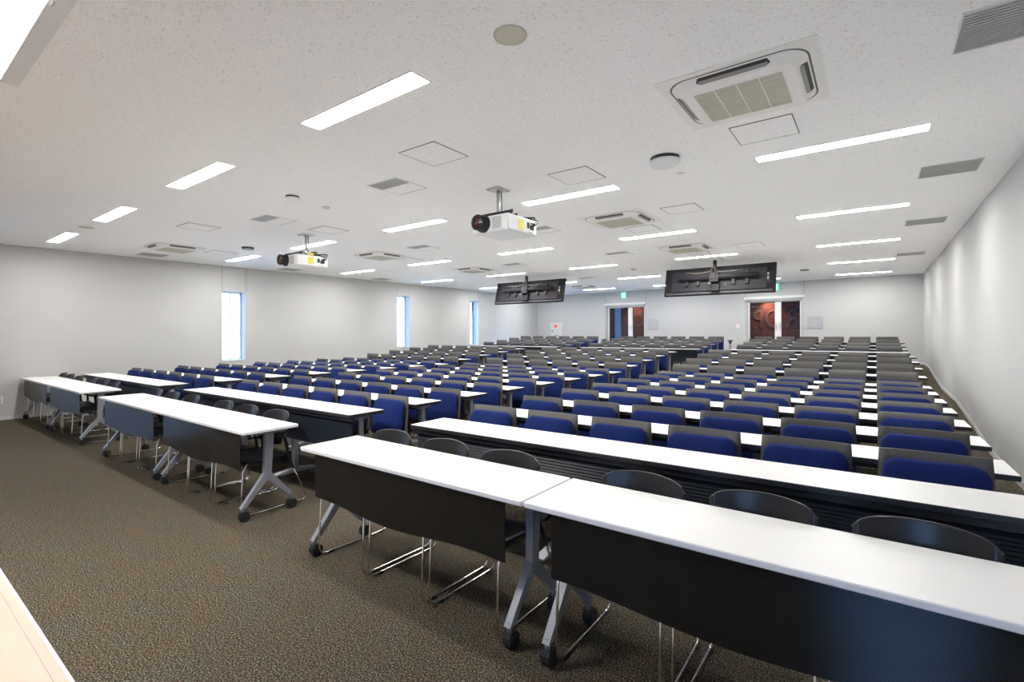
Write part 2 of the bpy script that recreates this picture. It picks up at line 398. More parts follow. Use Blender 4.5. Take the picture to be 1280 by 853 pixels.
# corridor behind the doors: brick wall with large letters
m = MB(); m.box(-12.2, 1.2, 19.35, 19.5, .4, 3.2); cw = m.build('wall_corridor', M['brick']); struct(cw)
struct(MB().box(-12.2, 1.2, 17.95, 19.5, 2.78, 2.86).build('trim_60', M['corridor']))
struct(MB().box(-12.2, 1.2, 17.95, 19.5, .585, .6).build('trim_61', M['corridor']))
def text(name, s, loc, size, mat, label, cat, group=None, ext=.012, bevel=0, rx=PI/2, rz=0, mirror=False, parent=None, sx=1):
    cu = bpy.data.curves.new(name, 'FONT'); cu.body = s; cu.size = size; cu.extrude = ext; cu.bevel_depth = bevel; cu.align_x = 'CENTER'; cu.align_y = 'CENTER'
    o = bpy.data.objects.new(name, cu); COL.objects.link(o); dg = bpy.context.evaluated_depsgraph_get()
    me = bpy.data.meshes.new_from_object(o.evaluated_get(dg)); bpy.data.objects.remove(o)
    if mirror:
        for v in me.vertices: v.co.x *= -1
        me.flip_normals()
    for v in me.vertices: v.co.x *= sx
    me.materials.clear(); me.materials.append(mat)
    o = bpy.data.objects.new(name, me); COL.objects.link(o); o.location = loc; o.rotation_euler = (rx, 0, rz)
    if parent is not None: o.parent = parent
    if label: tag(o, label, cat, group)
    return o
for (s_, x_, w_) in (('P', -3.36, 'reversed letter P, seen through the left leaf of the right-hand door'), ('O', -2.88, 'letter O, cut in two by the stiles of the right-hand door'), ('R', -2.32, 'reversed letter R, seen through the right leaf of the right-hand door')):
    o = text('wall_letter', s_, (x_, 19.335, 1.91), .95, M['letter'], 'large brown ' + w_, 'wall letter', None, .012, mirror=True, sx=.72)
    text('outline', s_, (0, 0, -.010), 1.02, M['letter_edge'], None, None, None, .004, parent=o, rx=0, mirror=True, sx=.72)
for (s_, x_) in (('O', -7.83),):
    o = text('wall_letter', s_, (x_, 19.335, 1.95), .75, M['letter'], 'large dim round letter on the brick wall seen through the left-hand door', 'wall letter', None, .012)
    text('outline', s_, (0, 0, -.010), .81, M['letter_edge'], None, None, None, .004, parent=o, rx=0)
struct(MB().box(-8.86, -8.60, 19.31, 19.345, .75, 2.6).build('window_6', M['blueglass']))
for n_, (x_, w_) in enumerate(((-3.05, 'right-hand'), (-7.9, 'left-hand'))):
    o = MB().lathe([(.001, 0), (.06, 0), (.06, -.09), (.045, -.095), (.001, -.08)], 0, 0, 16).build('corridor_downlight', M['corridor_lamp'], None, (x_, 19.05, 2.779))
    tag(o, 'warm round ceiling lamp washing the brick wall behind the %s door' % w_, 'ceiling lamp')
    li = bpy.data.lights.new('corridor_spot', 'SPOT'); li.energy = 38 if n_ == 0 else 16; li.color = (1, .62, .42); li.spot_size = 1.9; li.spot_blend = .8; li.shadow_soft_size = .06
    lo = bpy.data.objects.new('corridor_spot', li); COL.objects.link(lo); lo.location = (0, 0, -.11); lo.rotation_euler = (.30, 0, 0); lo.parent = o

# things on the back wall
def on_back(o, u): 
    c, s = math.cos(angB), math.sin(angB); o.location = (BP0[0] + c*u, BP0[1] + s*u, 0); o.rotation_euler = (0, 0, angB + PI); return o
# after rotating by pi, local +y points into the room side: front face is +y?  wall normal to room is -y world = local +y
def back_box(mb_list, name, u, label, cat, group=None):
    root = empty(name); on_back(root, u); tag(root, label, cat, group)
    for (nm, mb, mat, par) in mb_list:
        mb.v = [(x, -y, z) for x, y, z in mb.v]; mb.build(nm, mat, root)
    return root
for u, w_ in ((2.50, 'right-hand'), (7.574, 'left-hand')):
    m = MB(); m.rbox(-.2, .2, 0, .02, 1.575, 1.955, .004)
    g = MB()
    for k in range(7): g.box(-.09, .11, .02, .024, 1.62+.036*k, 1.632+.036*k)
    c_ = MB()
    for x_ in (-.16, .16): c_.box(x_-.02, x_+.02, .02, .024, 1.90, 1.93)
    r_ = back_box([('cover', m, M['plate'], None), ('grille', g, M['alu'], None), ('screw_plate', c_, M['silver'], None)], 'wall_panel', u, 'square grey metal wall plate beside the %s glass door' % w_, 'wall plate')
m = MB(); m.rbox(-.29, .29, 0, .025, 1.34, 1.90, .004); mk = MB(); mk.box(-.1, .12, .025, .027, 1.345, 1.365); mk.box(-.02, .22, .025, .027, 1.57, 1.576)
l_ = MB(); l_.tube([(-.02, .025, 1.745), (-.02, .05, 1.745), (-.02, .07, 1.745)], [.06, .055, .02], 16)
g_ = MB(); g_.tube([(-.2, .025, 1.54), (-.2, .03, 1.54)], .05, 12)
back_box([('cover', m, M['offwhite'], None), ('nameplate', mk, M['seam'], None), ('red_lamp', l_, M['red'], None), ('green_mark', g_, M['green'], None)], 'fire_alarm_box', 11.81, 'white fire alarm cabinet with red lamp and green mark near left corner', 'fire alarm')
m = MB(); m.rbox(-.06, .06, 0, .012, 1.59, 1.75, .003); rk = MB(); rk.box(-.02, .02, .012, .018, 1.63, 1.71)
back_box([('plate', m, M['offwhite'], None), ('rocker', rk, M['white'], None)], 'light_switch', 4.67, 'small white switch plate on back wall left of the right-hand door', 'light switch')
# exit signs
def exit_sign(u, label):
    root = empty('exit_sign'); on_back(root, u); tag(root, label, 'exit sign')
    MB().rbox(-.125, .125, -.075, -.04, 2.77, 2.99, .004).build('housing', M['trim'], root)
    f = MB(); f.box(-.12, .12, -.077, -.075, 2.775, 2.985); f.build('sign_face', M['signgreen'], root)
    f = MB(); f.box(-.075, .075, -.079, -.077, 2.79, 2.97); ff = f.build('doorway_panel', M['signwhite'], root)
    r = MB()   # running figure
    r.tube([(0, -.079, 2.935), (0, -.082, 2.935)], .014, 10)
    for p in (((0, 2.915), (-.008, 2.87)), ((-.008, 2.87), (-.03, 2.85)), ((-.03, 2.85), (-.045, 2.825)), ((-.008, 2.87), (.02, 2.85)), ((.02, 2.85), (.012, 2.815)), ((0, 2.91), (.03, 2.895)), ((0, 2.91), (-.028, 2.89))):
        r.tube([(p[0][0], -.0805, p[0][1]), (p[1][0], -.0805, p[1][1])], .007, 6)
    r.build('running_figure', M['signgreen'], root)
    h = MB(); h.tube([(-.06, -.057, 2.985), (-.06, -.057, ZC)], .006, 6); h.tube([(.06, -.057, 2.985), (.06, -.057, ZC)], .006, 6); h.build('hanger', M['silver'], root)
exit_sign(8.70, 'green lit exit sign hanging above the left-hand glass door')
exit_sign(3.56, 'green lit exit sign above the right-hand door, mostly hidden by hanging display')
# wall socket on the left wall
root = local_parent(LP0, angL)(empty('wall_socket')); tag(root, 'white wall socket low on left wall at the very picture edge', 'socket')
MB().rbox(1.50-YF, 1.60-YF, -.012, 0, .29, .42, .003).build('plate', M['trim'], root)
q = MB(); q.box(1.53-YF, 1.57-YF, -.014, -.012, .32, .34); q.box(1.53-YF, 1.57-YF, -.014, -.012, .37, .39); q.build('outlet', M['seam'], root)

# ------------------------------------------------------------------ ceiling lights
LX = {-1: -11.11, 0: -8.54, 1: -5.95, 2: -3.39, 3: -.85}
LY = [2.065, 4.87, 7.67, 10.47, 13.25, 16.02]
colname = {-1: 'window-wall column', 0: 'second column from the windows', 1: 'middle column', 2: 'fourth column from the windows', 3: 'right-wall column'}
rowname = ['front row', 'second row', 'third row', 'fourth row', 'fifth row', 'rearmost row']
def make_light():
    r = empty('ceiling_light')
    L_, W_ = 1.18, .145; m = MB(); t = .012
    m.box(-t, L_+t, -W_/2-t, -W_/2, -.004, .0); m.box(-t, L_+t, W_/2, W_/2+t, -.004, 0); m.box(-t, 0, -W_/2, W_/2, -.004, 0); m.box(L_, L_+t, -W_/2, W_/2, -.004, 0)
    m.build('frame', M['trim'], r); MB().box(0, L_, -W_/2, W_/2, -.0045, .0).build('diffuser', M['lamp'], r)
    return r
proto = make_light(); first = True
for j, y in enumerate(LY):
    for i, x in LX.items():
        if i == 3 and j == 0: continue
        o = place(proto, first, (x + (.0 if i > -1 else .0), y, ZC)); first = False
        tag(o, 'slim recessed strip light, %s, %s of lights' % (colname[i], rowname[j]), 'ceiling light', 'recessed strip lights in the ceiling')
o = empty('board_light', (-4.25, .15, ZC)); tag(o, 'wide bright recessed light cut off at the upper left picture corner', 'ceiling light')
MB().box(0, 1.2, 0, .405, -.005, 0).build('diffuser', M['lamp'], o)
m = MB(); m.box(-.05, 1.26, .405, .49, -.006, 0); m.box(1.2, 1.26, -.08, .405, -.006, 0); m.box(-.05, 1.26, -.08, 0, -.006, 0); m.box(-.05, 0, 0, .405, -.006, 0); m.build('frame', M['trim'], o)
c_ = MB(); c_.box(1.15, 1.19, .42, .43, -.012, -.006); c_.build('clip', M['silver'], o)
# ------------------------------------------------------------------ ceiling hatches, vents, speakers
def hatch(x0, y0, label, w=.425):
    m = MB(); t = .006
    m.box(x0, x0+w, y0, y0+t, ZC-.004, ZC+.002); m.box(x0, x0+w, y0+w-t, y0+w, ZC-.004, ZC+.002); m.box(x0, x0+t, y0, y0+w, ZC-.004, ZC+.002); m.box(x0+w-t, x0+w, y0, y0+w, ZC-.004, ZC+.002)
    r = empty('ceiling_hatch', (x0+w/2, y0+w/2, ZC)); tag(r, label, 'ceiling hatch', 'square access hatches in the ceiling')
    f = m.build('rim', M['seam'], r, (-(x0+w/2), -(y0+w/2), -ZC)); 
    p = MB(); p.box(x0+t, x0+w-t, y0+t, y0+w-t, ZC-.0035, ZC+.002); p.build('panel', M['ceiling'], r, (-(x0+w/2), -(y0+w/2), -ZC))
    k = MB(); k.tube([(x0+w*.75, y0+w-.012, ZC-.004), (x0+w*.75, y0+w-.012, ZC-.001)], .006, 8); k.build('lock', M['slot'], r, (-(x0+w/2), -(y0+w/2), -ZC))
for (x, y, l) in ((-3.29, 2.82, 'square flush ceiling hatch nearest the camera, behind the near strip light'), (-2.585, 4.085, 'square flush ceiling hatch just in front of the central strip light'), (-2.165, 6.04, 'square flush ceiling hatch right of the second cassette unit'),
                  (-.895, 3.985, 'square flush ceiling hatch directly behind the nearest cassette unit'), (-3.01, 6.87, 'square flush ceiling hatch directly behind the second cassette unit'), (-2.01, 9.34, 'square flush ceiling hatch right of the third cassette unit'),
                  (-3.01, 9.63, 'square flush ceiling hatch directly behind the third cassette unit'), (-3.02, 10.68, 'square flush ceiling hatch above the right hanging display'), (-8.12, 2.83, 'square flush ceiling hatch between left strip light and left cassette unit'),
                  (-6.82, 4.09, 'square flush ceiling hatch above the left projector'), (-8.12, 6.87, 'square flush ceiling hatch behind the middle left cassette unit'), (-10.3, 4.05, 'square flush ceiling hatch behind the leftmost cassette unit')):
    hatch(x, y, l)

def sq_vent(x0, y0, label, kind):
    w = .445; r = empty('ceiling_vent', (x0, y0, ZC)); tag(r, label, 'ceiling vent', 'square ceiling vents' if kind == 'full' else 'half grille ceiling vents')
    m = MB(); t = .008
    m.box(0, w, 0, t, -.005, 0); m.box(0, w, w-t, w, -.005, 0); m.box(0, t, 0, w, -.005, 0); m.box(w-t, w, 0, w, -.005, 0); m.build('frame', M['trim'], r)
    gy = w-t if kind == 'full' else .20
    MB().box(t, w-t, t, gy, -.0015, 0).build('backing', M['alu_dark'], r)
    g = MB()
    if kind == 'full':
        n = 15
        for k in range(n): g.box(t, w-t, t+(gy-t)*k/n, t+(gy-t)*(k+.62)/n, -.006, -.002)
    else:
        n = 6
        for k in range(n): g.box(t, w-t, t+(gy-t)*(k+.1)/n, t+(gy-t)*(k+.5)/n, -.006, -.002)
        n = 13
        for k in range(n): g.box(t+(w-2*t)*(k+.1)/n, t+(w-2*t)*(k+.45)/n, t, gy, -.0055, -.002)
        p = MB(); p.box(t, w-t, gy, w-t, -.003, -.0002); p.build('panel', M['ceiling'], r)
        e = MB(); e.box(t, w-t, w-t-.004, w-t, -.0035, 0); e.build('panel_edge', M['seam'], r)
    g.build('grille', M['alu'], r)
for k, y in enumerate((3.235, 6.02, 8.80, 12.40)):
    sq_vent(.345, y, 'grey louvred square vent beside right wall, %s' % ['nearest and largest', 'second from camera', 'third from camera', 'farthest one'][k], 'full')
for k, y in enumerate((3.35, 6.15, 8.9)):
    sq_vent(-11.62, y, 'grey louvred square vent beside window wall, %s' % ['nearest the camera', 'second from camera', 'third from camera'][k], 'full')
for k, y in enumerate((3.245, 6.02, 8.85, 12.4)):
    sq_vent(-4.285, y, 'half-grille vent panel right of centre, %s' % ['nearest, between hatch and projector', 'second, behind the right projector', 'third, left of the rear cassette', 'farthest one'][k], 'half')
    sq_vent(-6.83, y, 'half-grille vent panel left of centre, %s' % ['nearest, left of the left projector', 'second from camera', 'third from camera', 'farthest one'][k], 'half')

def disc_thing(name, x, y, r, label, cat, mat, h=.008, ring=None):
    root = empty(name, (x, y, ZC)); tag(root, label, cat)
    MB().lathe([(r, 0), (r, -h*.6), (r*.9, -h), (r*.86, -h*.6)], 0, 0, 28).build('rim', ring or mat, root)
    m = MB(); m.lathe([(r*.87, -h*.55), (r*.5, -h*.6), (.001, -h*.6)], 0, 0, 28); m.build('cover', mat, root)
disc_thing('ceiling_speaker', -1.525, 2.055, .088, 'round beige ceiling speaker near the top centre of the picture', 'ceiling speaker', M['beige'], .010)
disc_thing('ceiling_speaker', -9.2, 2.07, .088, 'round beige ceiling speaker between the two leftmost strip lights', 'ceiling speaker', M['beige'], .010)
disc_thing('ceiling_speaker', -1.532, 4.84, .042, 'tiny cream disc on the ceiling beside the oval sensor unit', 'ceiling disc', M['cream'], .008)
disc_thing('smoke_detector', -5.42, 3.5, .045, 'small white smoke detector right of the left projector mount', 'smoke detector', M['trim'], .02)
disc_thing('smoke_detector', -4.78, 11.5, .06, 'small grey detector on ceiling near a rear strip light', 'smoke detector', M['alu'], .02)
disc_thing('smoke_detector', -1.42, 14.2, .10, 'dark round detector on rear ceiling right of the right display', 'smoke detector', M['alu_dark'], .02)
disc_thing('downlight', -9.09, 4.3, .10, 'round recessed downlight with dark rim left of the left projector', 'downlight', M['cream'], .03, M['slot'])
def dome(name, x, y, r, h, label):
    root = empty(name, (x, y, ZC)); tag(root, label, 'sensor')
    MB().lathe([(r*.95, 0), (r*.95, -h*.35), (r*.85, -h*.4)], 0, 0, 28).build('base', M['slot'], root)
    MB().lathe([(r*.8, -h*.38), (r, -h*.42), (r*1.02, -h*.75), (r*.85, -h), (.001, -h*1.02)], 0, 0, 28).build('cover', M['trim'], root)
dome('ceiling_sensor', -1.50, 4.32, .13, .07, 'white oval wireless unit with dark gap, centre right of ceiling')
dome('ceiling_sensor', -5.30, 3.0, .075, .045, 'small white ceiling unit with dark band left of centre')

# ------------------------------------------------------------------ air-conditioning cassettes
def make_cassette():
    r = empty('air_conditioner')
    m = MB(); m.box(-.44, .44, -.435, .43, -.004, 0); m.build('surround', M['cream'], r)
    # body: rounded square ring with four outlet slots, central intake grille
    m = MB()
    o1 = rrect(-.378, .378, -.378, .378, .13, 6); o2 = rrect(-.312, .312, -.312, .312, .07, 6); o3 = rrect(-.265, .265, -.25, .25, .03, 6)
    n = len(o1)
    def R(o, z): return [(p[0], p[1], z) for p in o]
    v = R(o1, -.006) + R(o2, -.046) + R(o3, -.050)
    f = [(i+n*k, (i+1) % n+n*k, (i+1) % n+n*(k+1), i+n*(k+1)) for k in (0, 1) for i in range(n)]
    m.add(v, f); m.add(R(o3, -.050), [tuple(range(n))])
    m.build('body', M['cream'], r)
    k_ = MB(); oo = rrect(-.388, .388, -.388, .388, .135, 6); oi = rrect(-.376, .376, -.376, .376, .13, 6)
    k_.add(R(oo, -.0045) + R(oi, -.0065), [(i, (i+1) % n, (i+1) % n+n, i+n) for i in range(n)]); k_.build('shadow_gap', M['seam'], r)
    def slope(d, off): return -.006 - .04*(.378-d)/.066 - off
    for a in range(4):
        c, sn = math.cos(a*PI/2), math.sin(a*PI/2)
        def quad(mb, pts, off, thick=0):
            P = [(x*c - y*sn, x*sn + y*c, slope(y, off)) for x, y in pts]
            mb.add(P, [tuple(range(len(P)))])
        so = MB(); quad(so, [(-.18, .330), (.18, .330), (.205, .345), (.19, .370), (-.19, .370), (-.205, .345)], .0015); so = so.build('outlet', M['slot'], r)
        fl = MB(); quad(fl, [(-.18, .331), (.18, .331), (.195, .352), (-.195, .352)], .004); quad(fl, [(-.18, .331), (.18, .331), (.195, .352), (-.195, .352)], .0025); fl.build('louvre', M['louvre'], so)
    g = MB(); 
    for i in range(4):
        x0 = -.25 + i*.126
        g.box(x0, x0+.118, -.235, .235, -.0515, -.0495, 1)
        for j in range(16): g.box(x0, x0+.118, -.235+j*.47/16, -.235+(j+.5)*.47/16, -.0540, -.0515, 0)
    g.build('intake_grille', [M['beige'], M['cream_grille']], r)
    return r
proto = make_cassette(); first = True
for (x, y, l) in ((-.677, 3.44, 'nearest and largest cream four-way cassette unit, upper right'), (-2.82, 6.32, 'cream four-way cassette unit right of the right projector'), (-2.80, 9.18, 'cream four-way cassette unit above the right hanging display'),
                  (-10.15, 3.52, 'leftmost cream four-way cassette unit near the window wall'), (-7.97, 6.36, 'cream four-way cassette unit behind the left projector'), (-7.93, 9.16, 'cream four-way cassette unit above the left hanging display'),
                  (-7.93, 14.7, 'farthest cream four-way cassette unit near the left-hand door'), (-2.8, 14.7, 'far cream four-way cassette unit hidden behind the right display')):
    o = place(proto, first, (x, y, ZC)); first = False
    tag(o, l, 'air conditioner', 'ceiling cassette air conditioners')

# ------------------------------------------------------------------ projectors
def make_projector():
    r = empty('projector')      # origin at ceiling plate centre
    m = MB(); m.rbox(-.09, .09, -.10, .10, -.012, 0, .003)
    for a in (-.07, .07):
        for b in (-.08, .08): m.tube([(a, b, -.012), (a, b, -.02)], .01, 8)
    m.build('ceiling_plate', M['silver'], r)
    m = MB(); m.tube([(0, 0, -.01), (0, 0, -.30)], .020, 12); m.box(-.03, .03, -.03, .03, -.30, -.25); m.build('mount_pole', M['silver'], r)
    m = MB(); m.box(-.02, .27, -.02, .02, -.325, -.295)
    for (a, b) in ((-.02, -.33), (.42, -.33), (.02, .1), (.40, .1)):
        m.tube([(.1, 0, -.318), (a+.01, b, -.345), (a+.01, b, -.375)], .009, 6)
    m.box(-.02, .42, -.34, -.31, -.385, -.345); m.build('mount_bracket', M['black'], r)
    x0, x1, y0, y1, z0, z1 = -.02, .435, -.40, .10, -.545, -.385
    MB().rbox(x0, x1, y0, y1, z0, z1, .012).build('body', M['proj'], r)
    ln = MB(); cx, cz = x0+.145, z1-.075
    def ring(prof):
        v = []; n = 20
        for rr, yy in prof: v += [(cx+rr*math.cos(2*PI*k/n), yy, cz+rr*math.sin(2*PI*k/n)) for k in range(n)]
        return v, [(i*n+k, i*n+(k+1) % n, (i+1)*n+(k+1) % n, (i+1)*n+k) for i in range(len(prof)-1) for k in range(n)]
    v, f = ring([(.088, y0+.01), (.088, y0-.02), (.075, y0-.03), (.078, y0-.10), (.070, y0-.105), (.055, y0-.08), (.05, y0-.075)]); ln.add(v, f, 0, True); lo = ln.build('lens_barrel', M['black'], r)
    g = MB(); v, f = ring([(.056, y0-.078), (.04, y0-.088), (.02, y0-.094), (.001, y0-.096)]); g.add(v, f, 0, True); g.build('lens_glass', M['lens'], lo)
    v_ = MB()
    for k in range(9): v_.box(x0+.26, x0+.37, y0-.003, y0, z0+.025+k*.013, z0+.032+k*.013)
    v_.build('vent_slats', M['alu'], r)
    MB().box(x1, x1+.002, y0+.17, y0+.26, z0+.03, z0+.13).build('yellow_label', M['yellow'], r)
    s = MB(); s.box(x1, x1+.003, y0+.32, y0+.36, z0+.06, z0+.12); s.box(x1, x1+.003, y0+.37, y0+.44, z0+.05, z0+.10); s.box(x1, x1+.003, y0+.39, y0+.46, z0+.11, z0+.125); s.build('connector_panel', M['slot'], r)
    s = MB(); s.box(x1, x1+.002, y0+.34, y0+.42, z0+.018, z0+.028); s.build('badge', M['plate'], r)
    w = MB()
    for k, (a, b) in enumerate(((.40, .36), (.42, .44))):
        P = [(x1+.003, y0+a, z0+.09)] + [(x1+.03+.01*k, y0+a+.03*math.sin(t), z0+.09+.06*t/1.5) for t in (.5, 1.0, 1.5)] + [(x1-.05, y0+a-.04, z1+.02), (x1-.2, y0+.36, z1+.03), (.03, .0, -.30)]
        w.tube(P, .006, 6)
    w.tube([(.03, .0, -.3), (.045, .01, -.2), (.03, .02, -.1), (.02, .02, -.01)], .006, 6); w.build('cables', M['black'], r)
    return r
pj = make_projector(); pj.location = (-3.285, 4.20, ZC); tag(pj, 'white ceiling projector with black lens right of centre', 'projector', 'ceiling projectors')
p2 = copy_tree(pj); p2.location = (-7.20, 4.30, ZC); tag(p2, 'white ceiling projector with black lens on the left, farther away', 'projector', 'ceiling projectors')
p2.rotation_euler = (0, 0, 0)
ys = MB(); ys.box(.435, .437, -.24, -.14, -.384, -.35); ys.build('yellow_tag', M['yellow'], p2)

# ------------------------------------------------------------------ hanging displays seen from behind
def make_tv():
    r = empty('hanging_display')     # origin at the ceiling above centre; panel leans
    W, H = 2.26, .63; tilt = math.atan2(.16, .62)
    def T(mb):   # tilt about the top edge: local z down from top
        c, s = math.cos(tilt), math.sin(tilt); out = []
        for (x, y, z) in mb.v:
            z2 = z - 0; yy = y*c + z2*s; zz = -y*s + z2*c
            out.append((x, yy, zz - .125))
        mb.v = out; return mb
    m = MB(); m.rbox(-W/2, W/2, 0, .06, -H, 0, .006); case = T(m).build('casing', M['tv'], r)
    m = MB(); m.box(-W/2+.03, W/2-.03, .06, .062, -H+.03, -.03); T(m).build('screen', M['screen'], r)
    m = MB(); m.rbox(-W/2+.16, W/2-.16, -.03, 0, -H+.07, -.09, .01); T(m).build('back_cover', M['tvgrey'], r)
    m = MB(); m.box(-W/2+.05, W/2-.05, -.012, 0, -H+.015, -H+.06); T(m).build('lower_ledge', M['ledge'], r)
    m = MB(); m.tube([(-.78, -.09, -.27), (.80, -.09, -.27)], .055, 14); T(m).build('cross_tube', M['tvgrey'], r)
    m = MB()
    for x in (-.62, -.38, .34, .60): m.box(x-.03, x+.03, -.07, -.02, -.44, -.12)
    T(m).build('bracket_arms', M['black_rough'], r)
    m = MB(); m.box(-.12, .06, -.17, -.01, -.40, -.19); m.box(-.09, .07, -.10, 0, -.58, -.40); T(m).build('joint_block', M['tv'], r)
    m = MB(); m.box(-.10, 0, -.185, -.17, -.33, -.21); T(m).build('joint_cover', M['tvgrey'], r)
    m = MB(); m.box(.93, 1.02, -.006, 0, -.43, -.20); sp = T(m).build('socket_panel', M['slot'], r)
    m = MB(); m.box(.95, 1.0, -.012, -.006, -.26, -.22); m.box(.95, 1.0, -.012, -.006, -.36, -.29); T(m).build('socket_plates', M['silver'], sp)
    m = MB(); m.tube([(-.04, -.10, .0), (-.04, -.10, -.36)], .036, 14); m.build('ceiling_pole', M['black_rough'], r)
    m = MB()
    for s, xs in ((-1, (-.1, -.25, -.42, -.62)), (1, (.0, .12, .3, .55))):
        P = [(-.04, -.17, -.10)] + [(x, -.17-.01*k, -.24-.03*math.sin(k)) for k, x in enumerate(xs)]
        m.tube([(p[0], p[1]-.02, p[2]) for p in P], .007, 6)
    m.build('cable', M['cable'], r)
    m = MB(); m.box(-.14, -.08, -.19, -.17, -.46, -.42); m.box(.16, .20, -.04, -.03, -.46, -.40); T(m).build('clips', M['ledge'], r)
    return r
tv = make_tv(); tv.location = (-2.74, 11.22, ZC-.003); tag(tv, 'wide black display seen from behind, hanging at right above the seats', 'display', 'hanging displays')
t2 = copy_tree(tv); t2.location = (-7.66, 11.20, ZC-.003); tag(t2, 'wide black display seen from behind, hanging at left, smaller in view', 'display', 'hanging displays')

# ------------------------------------------------------------------ front folding tables (white tops, dark hanging panels, caster legs)
def make_table():
    r = empty('folding_table')
    L_ = 1.815; h = L_/2
    m = MB(); m.rbox(-h, h, 0, .45, .694, .72, .004, 1, 0); m.build('tabletop', [M['white'], M['white_edge']], r)
    # hanging panel with a gently waved lower edge
    m = MB(); n = 24; x0, x1 = -.78, .79; V = []
    def zb(t): return .386 + .016*math.cos(2.3*PI*t) + .004*math.sin(9*t)
    for y in (.030, .036):
        for i in range(n+1):
            t = i/n; x = x0+(x1-x0)*t
            V += [(x, y, zb(t)), (x, y, .689)]
    F = []
    for i in range(n):
        a = 2*i; F += [(a, a+2, a+3, a+1)]; b = 2*(n+1)+2*i; F += [(b+1, b+3, b+2, b)]; F += [(a, b, b+2, a+2)]
    k = 2*(n+1); F += [(0, 1, k+1, k), (2*n+1, 2*n, k+2*n, k+2*n+1)]
    m.add(V, F); m.build('hanging_panel', M['panel'], r)
    m = MB(); m.box(-.80, .80, .20, .26, .650, .690); m.build('cross_beam', M['black'], r)
    for s in (-1, 1):
        x = s*(h-.10)
        m = MB()
        m.prism([(.215, .69), (.285, .69), (.262, .33), (.255, .285), (.215, .285), (.205, .33)], 0, x-.021, x+.021)   # upright (y,z)
        m.prism([(.205, .345), (.262, .325), (.06, .105), (.022, .105)], 0, x-.019, x+.019)
        m.prism([(.205, .325), (.262, .345), (.452, .125), (.412, .115)], 0, x-.019, x+.019)
        m.tube([(x, .042, .125), (x, .042, .075)], .013, 10); m.tube([(x, .432, .135), (x, .432, .075)], .013, 10)
        m.box(x-.05, x+.05, .12, .38, .668, .694)
        lg = m.build('leg', M['metal_grey'], r)
        for y in (.042, .432):
            c = MB()
            for d in (-.027, .003): c.tube([(x+d, y+.012, .034), (x+d+.024, y+.012, .034)], .034, 16)
            c.prism([(y-.028, .03), (y+.05, .03), (y+.046, .058), (y+.026, .078), (y-.014, .078), (y-.026, .055)], 0, x-.022, x+.022)
            c.build('caster', M['black_rough'], lg)
    return r
TABC = [(-2.192, 'right block, at the aisle'), (-.365, 'right block, nearest the camera'), (-6.635, 'middle block, left one'), (-4.805, 'middle block, right one at the aisle'), (-11.11, 'left block, against the window wall'), (-9.27, 'left block, at the aisle')]
proto = make_table()
for k, (x, l) in enumerate(TABC):
    o = place(proto, k == 0, (x, 1.803, 0)); tag(o, 'white folding table with dark hanging panel, %s' % l, 'table', 'wheeled folding tables in the front row')

